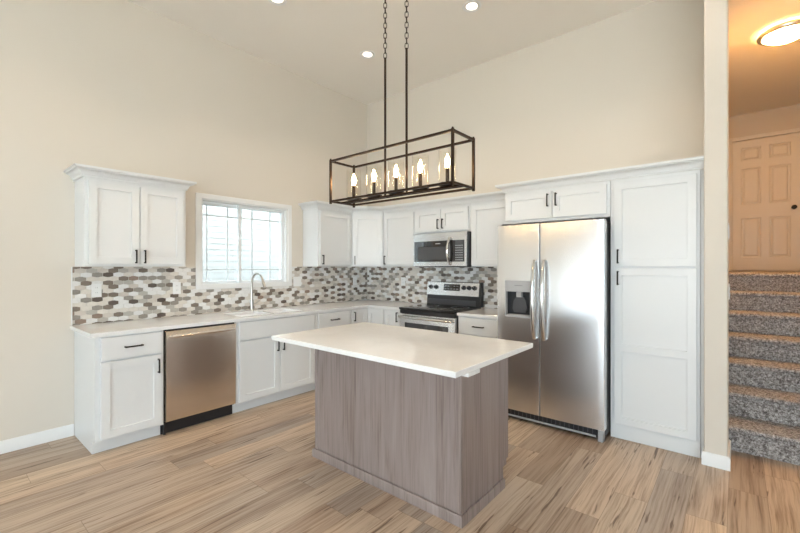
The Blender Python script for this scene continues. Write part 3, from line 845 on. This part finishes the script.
# ------------------------------------------------------------------ refrigerator
t = thing('refrigerator', 'stainless side by side refrigerator with ice and water dispenser', 'refrigerator', (2.97, -0.4, 0))
fa, fb, fs = 2.510, 3.424, 2.908
YFR = -0.814
MB().box(fa+0.012, -0.735, 0.03, fb-0.010, -0.04, 1.768, 0.004).build('fridge_body', 'darkgrey', t)
def fdoor(x0, x1, holes=None):
    q = MB(); n = 10; prof = []
    zb, zt = 0.100, 1.780
    # gently crowned front with rounded vertical edges
    pts = [(x0, -0.742), (x0, YFR+0.012)]
    for k in range(5):
        a = PI/2*k/4; pts.append((x0+0.006-0.006*math.cos(a), YFR+0.010-0.006*math.sin(a)))
    for k in range(1, n): pts.append((x0+0.006+(x1-x0-0.012)*k/n, YFR+0.004-0.004*math.sin(PI*k/n)))
    for k in range(5):
        a = PI/2*k/4; pts.append((x1-0.006+0.006*math.sin(a), YFR+0.010-0.006*math.cos(a)))
    pts += [(x1, YFR+0.012), (x1, -0.742)]
    q.prism(pts, 'z', zb, zt)
    return q
# freezer door with the dispenser recess cut out of it
DXa, DXb, DZa, DZb = 2.588, 2.832, 0.945, 1.275
q = MB()
us = [fa, fa+0.004, DXa, DXb, fs-0.007, fs-0.003]
def fface(u, v, w):
    return (u, w, v)
q.cells([fa, DXa, DXb, fs-0.003], [0.100, DZa, DZb, 1.780], lambda u, v: not (DXa < u < DXb and DZa < v < DZb), YFR, -0.742, fface)
es = [e for e in q.bm.edges if all(abs(v.co.y-YFR) < 1e-4 for v in e.verts) and len(e.link_faces) == 2 and
      any(all(abs(v.co.x-xx) < 1e-4 for v in e.verts) for xx in (fa, fs-0.003))]
bmesh.ops.bevel(q.bm, geom=es, offset=0.005, segments=3, affect='EDGES', profile=0.5)
fz_ = q.build('freezer_door', 'steel', t)
fd_ = fdoor(fs+0.003, fb).build('fridge_door', 'steel', t)
MB().box(fs-0.0028, -0.806, 0.105, fs+0.0028, -0.736, 1.776).build('door_gap_shade', 'blackplastic', t)  # dark strip stands in for the shade in the gap between the doors
# dispenser
q = MB().cells([DXa, DXa+0.010, DXb-0.010, DXb], [DZa, DZa+0.012, DZb-0.10, DZb], lambda u, v: not (DXa+0.010 < u < DXb-0.010 and DZa+0.012 < v < DZb-0.10), YFR-0.004, YFR+0.03, fface)
dsp = q.build('dispenser', 'greyplastic', t)
# recess shell as one inner box
q = MB()
def Lr(i, y): return [(DXa+0.006+i, y, DZa+0.008+i), (DXb-0.006-i, y, DZa+0.008+i), (DXb-0.006-i, y, DZb-0.095-i), (DXa+0.006+i, y, DZb-0.095-i)]
q.loops([Lr(0, YFR-0.001), Lr(0.006, YFR+0.062)], cap=False); q.bm.faces.new([q.bm.verts.new(p) for p in Lr(0.006, YFR+0.062)])
bmesh.ops.remove_doubles(q.bm, verts=q.bm.verts, dist=1e-5)
q.build('dispenser_recess', 'blackplastic', dsp)
MB().box(DXa+0.02, YFR+0.0, DZa+0.010, DXb-0.02, YFR+0.055, DZa+0.022, 0.002).build('drip_tray', 'greyplastic', dsp)
q = MB().prism([(2.66, 0.985), (2.765, 0.985), (2.785, 1.02), (2.775, 1.09), (2.75, 1.125), (2.68, 1.125), (2.655, 1.09), (2.645, 1.02)], 'y', YFR+0.030, YFR+0.045)
q.build('ice_paddle', 'darkgrey', dsp)
MB().box(2.69, YFR+0.008, 1.125, 2.74, YFR+0.05, 1.172, 0.004).build('nozzle', 'greyplastic', dsp)
MB().box(2.680, YFR-0.0046, 1.228, 2.755, YFR-0.0038, 1.234).build('brand_mark', 'socket', dsp)
for hx, dr in ((2.868, fz_), (2.952, fd_)):
    pts = []; rr = []
    for k in range(17):
        s = k/16; pts.append((hx, YFR-0.024-0.042*math.sin(PI*min(1, max(0, s)))**0.7, 0.775+s*0.675)); rr.append(0.015+0.004*math.sin(PI*s))
    MB().tube([(hx, YFR-0.002, 0.775)]+pts+[(hx, YFR-0.002, 1.450)], 0.016, 12, radii=[0.014]+rr+[0.014]).build('handle', 'chrome', dr)
q = MB().box(fa+0.012, -0.775, 0.022, fb-0.06, -0.736, 0.094, 0.003)
gr = q.build('base_grille', 'blackplastic', t)
MB().box(fa+0.02, -0.780, 0.024, fb-0.07, -0.7745, 0.040, 0.001).build('kick_trim', 'greyplastic', gr)
for k in range(22):
    MB().box(fa+0.04+k*0.037, -0.7775, 0.046, fa+0.04+k*0.037+0.004, -0.7745, 0.086).build('grille_bar', 'darkgrey', gr)
for xx in (fb-0.052, fa+0.014): MB().box(xx, -0.800, 0.0, xx+0.040, -0.736, 0.092, 0.008, 2).build('front_foot', 'greyplastic', t)
for xx in (fa+0.03, fb-0.09): MB().box(xx, -0.79, 1.7815, xx+0.06, -0.70, 1.796, 0.004).box(xx+0.005, -0.72, 1.768, xx+0.055, -0.70, 1.785).build('hinge_cover', 'darkgrey', t)

# ------------------------------------------------------------------ island
IX0, IX1, IY0, IY1 = 1.836, 3.087, -2.406, -1.828
t = thing('kitchen_island', 'grey brown stained wood island cabinet in the middle of the kitchen', 'island', (2.46, -2.1, 0))
TK = -1.902
MB().prism([(IY0+0.012, 0.0), (IY0+0.012, TOP), (IY1, TOP), (IY1, 0.115), (TK-0.012, 0.115), (TK-0.012, 0.0)], 'x', IX0+0.012, IX1-0.012).build('cabinet_body', 'island', t)
MB().box(IX0+0.022, IY0+0.002, 0.0, IX1-0.030, IY0+0.012, TOP, 0.001).build('front_panel', 'island', t)
for xa, xb in ((IX0, IX0+0.021), (IX1-0.029, IX1)):
    MB().box(xa, IY0-0.003, 0.0, xb, IY0+0.0115, TOP, 0.002).build('corner_stile', 'island', t)
for xa, xb in ((IX1-0.0118, IX1), (IX0, IX0+0.0118)):
    MB().prism([(IY0+0.012, 0.0), (IY0+0.012, TOP), (IY1, TOP), (IY1, 0.165), (TK, 0.165), (TK, 0.0)], 'x', xa, xb).build('side_panel', 'island', t)
MB().sweep([(IX0, TK), (IX0, IY0-0.003), (IX1, IY0-0.003), (IX1, TK)], [(0.0003, 0), (0.014, 0), (0.014, 0.050), (0.009, 0.060), (0.0003, 0.060)], 0.0).build('base_trim', 'island', t)
nd = 3
for k in range(nd):
    x0 = IX0+0.02+k*(IX1-IX0-0.04)/nd; x1 = IX0+0.02+(k+1)*(IX1-IX0-0.04)/nd
    mm = Matrix.Translation((x1, IY1+0.0005, 0)) @ Matrix.Rotation(PI, 4, 'Z')
    q = MB().shaker(0.006, x1-x0-0.006, 0.13, 0.68, -0.0005); bmesh.ops.transform(q.bm, verts=q.bm.verts, matrix=mm)
    o = q.build('door', 'island', t)
    q = pull(MB(), 0.045, 0.60, HL, True, -0.0205); bmesh.ops.transform(q.bm, verts=q.bm.verts, matrix=mm); q.build('handle', 'black', o)
    q = MB().slab(0.006, x1-x0-0.006, 0.692, 0.87, -0.0005); bmesh.ops.transform(q.bm, verts=q.bm.verts, matrix=mm)
    o = q.build('drawer', 'island', t)
    q = pull(MB(), (x1-x0)/2, 0.78, HL, False, -0.0205); bmesh.ops.transform(q.bm, verts=q.bm.verts, matrix=mm); q.build('handle', 'black', o)
b = MB().box(1.709, -2.691, TOP, 3.229, -1.766, 0.914, 0.0025)
tag(b.build('island_worktop', 'quartz'), 'large white quartz worktop overhanging the wooden island', 'countertop')
b = MB().box(IX1+0.0005, -2.566, 0.862, 3.224, -2.452, TOP-0.0005, 0.001)
tag(b.build('support_block', 'quartz'), 'small white block under the right edge of the island worktop', 'block')

# ------------------------------------------------------------------ pendant over the island
t = thing('pendant_light', 'dark bronze rectangular cage pendant with five candle bulbs over the island', 'light', (2.475, -2.232, CH))
PXa, PXb, PYa, PYb, PZa, PZb = 1.944, 2.996, -2.350, -2.116, 1.880, 2.175
br = 0.0075
q = MB()
for x in (PXa, PXb):
    for y in (PYa, PYb):
        q.box(x-br, y-br, PZa-0.018, x+br, y+br, PZb+0.010, 0.001)
        q.box(x-br*0.6, y-br*0.6, PZb+0.010, x+br*0.6, y+br*0.6, PZb+0.018)
for z in (PZa, PZb):
    for y in (PYa, PYb): q.box(PXa, y-br*0.9, z-br*0.9, PXb, y+br*0.9, z+br*0.9)
    for x in (PXa, PXb): q.box(x-br*0.9, PYa, z-br*0.9, x+br*0.9, PYb, z+br*0.9)
q.build('cage_frame', 'bronze', t)
yc = (PYa+PYb)/2
q = MB().box(PXa, yc-0.022, PZa-0.006, PXb, yc-0.010, PZa+0.007, 0.001).box(PXa, yc+0.010, PZa-0.006, PXb, yc+0.022, PZa+0.007, 0.001)
q.build('candle_bar', 'bronze', t)
for rx in (2.377, 2.566):
    MB().tube([(rx, yc, PZa-0.004), (rx, yc, 2.40), (rx, yc, 2.835)], 0.0082, 10).build('rod', 'bronze', t)
    loop = []
    for k in range(12):
        a = 2*PI*k/12; loop.append((0.011*math.cos(a), 0, 0.0125*math.sin(a)+(0.008 if math.sin(a) > 0.01 else -0.008 if math.sin(a) < -0.01 else 0)))
    proto = MB().tube([(p[0]+2.475, p[1]-2.232, p[2]+CH) for p in loop], 0.0026, 6, closed=True).build('chain_link', 'bronze', t)
    zt = 2.85; i = 0
    while zt < CH-0.03:
        o = proto if i == 0 else proto.copy()
        if i: C.objects.link(o)
        o.location = (rx-2.475, yc+2.232, zt-CH); o.rotation_euler = (0, 0, (PI/2 if i % 2 else 0)+0.5); zt += 0.0345; i += 1
MB().box(2.475-0.17, yc-0.06, CH-0.024, 2.475+0.17, yc+0.06, CH-0.0005, 0.004).build('ceiling_canopy', 'bronze', t)
for i in range(5):
    cx_ = 2.066+i*0.2045
    q = MB().lathe([(0.020, PZa+0.006), (0.052, PZa+0.010), (0.058, PZa+0.016), (0.058, PZa+0.026), (0.018, PZa+0.030), (0.014, PZa+0.036)], (cx_, yc, 0), 8)
    cup = q.build('candle_dish', 'bronze', t)
    MB().lathe([(0.0115, PZa+0.034), (0.0115, PZa+0.118), (0.009, PZa+0.121)], (cx_, yc, 0), 14).build('candle_sleeve', 'bronze', cup)
    z0 = PZa+0.1215
    MB().lathe([(0.007, z0), (0.010, z0+0.010), (0.0155, z0+0.028), (0.0155, z0+0.040), (0.011, z0+0.058), (0.005, z0+0.074), (0.002, z0+0.084)], (cx_, yc, 0), 14).build('bulb', 'bulb', cup)
    MB().lathe([(0.053, PZa+0.027), (0.053, PZa+0.232)], (cx_, yc, 0), 32, cap=False).build('glass_shade', 'shade', cup)

# ------------------------------------------------------------------ recessed ceiling lights
def can(label, x, y, src=None):
    t = thing('recessed_light', label, 'light', (x, y, CH), 0, 'recessed ceiling lights')
    MB().lathe([(0.050, -0.001), (0.053, -0.004), (0.084, -0.008), (0.088, -0.004), (0.088, -0.0005)], (0, 0, 0), 32, cap=False).build('trim_ring', 'white', t, local=True)
    MB().lathe([(0.0, -0.0030), (0.0515, -0.0030), (0.0515, -0.0012), (0.0, -0.0012)], (0, 0, 0), 32, cap=False).build('lens', 'lens', t, local=True)
    l = bpy.data.lights.new('can_light', 'SPOT'); l.energy = CAN_W; l.color = CAN_COL; l.spot_size = math.radians(120); l.spot_blend = 0.8
    l.shadow_soft_size = 0.05
    o = bpy.data.objects.new('can_light', l); C.objects.link(o); o.parent = t; o.location = (0, 0, -0.06)
    return t
can('recessed ceiling light at the top edge of the photo, left of the chains', 1.06, -2.224)
can('recessed ceiling light nearest the wall corner, left of the chains', 1.017, -1.024)
can('recessed ceiling light right of the pendant chains', 2.349, -1.009)
for i, (x, y) in enumerate(((3.66, -1.0), (2.20, -2.60), (3.66, -2.22), (1.05, -3.8), (2.35, -3.8), (3.66, -3.8), (1.8, -6.2), (4.4, -6.2)   )):  # extra cans added out of view for fill light
    can('added fill lamp in the form of a recessed light, out of view', x, y)

# ------------------------------------------------------------------ upstairs flush light
t = thing('flush_ceiling_light', 'glowing domed flush light with bronze rim on the upstairs ceiling', 'light', (4.60, 1.345, CH))
R_ = 0.20
MB().lathe([(R_-0.026, -0.030), (R_-0.010, -0.024), (R_+0.012, -0.030), (R_+0.020, -0.044), (R_+0.014, -0.060), (R_-0.004, -0.070), (R_-0.022, -0.066), (R_-0.026, -0.058)], (0, 0, 0), 40, cap=False).build('rim', 'nickel', t, local=True)
MB().lathe([(0.06, -0.0005), (0.06, -0.016), (R_-0.031, -0.022), (R_-0.031, -0.026), (0.02, -0.026)], (0, 0, 0), 36).build('pan', 'white', t, local=True)
prof = [(R_-0.024, -0.040)]
for k in range(1, 9):
    a = PI/2*k/8; prof.append(((R_-0.024)*math.cos(a)+0.001, -0.040-0.085*math.sin(a)))
MB().lathe(prof, (0, 0, 0), 40, cap=False).build('glass_bowl', 'bowl', t, local=True)
MB().lathe([(0.006, -0.124), (0.011, -0.128), (0.011, -0.134), (0.005, -0.142)], (0, 0, 0), 14).build('finial', 'bronze', t, local=True)
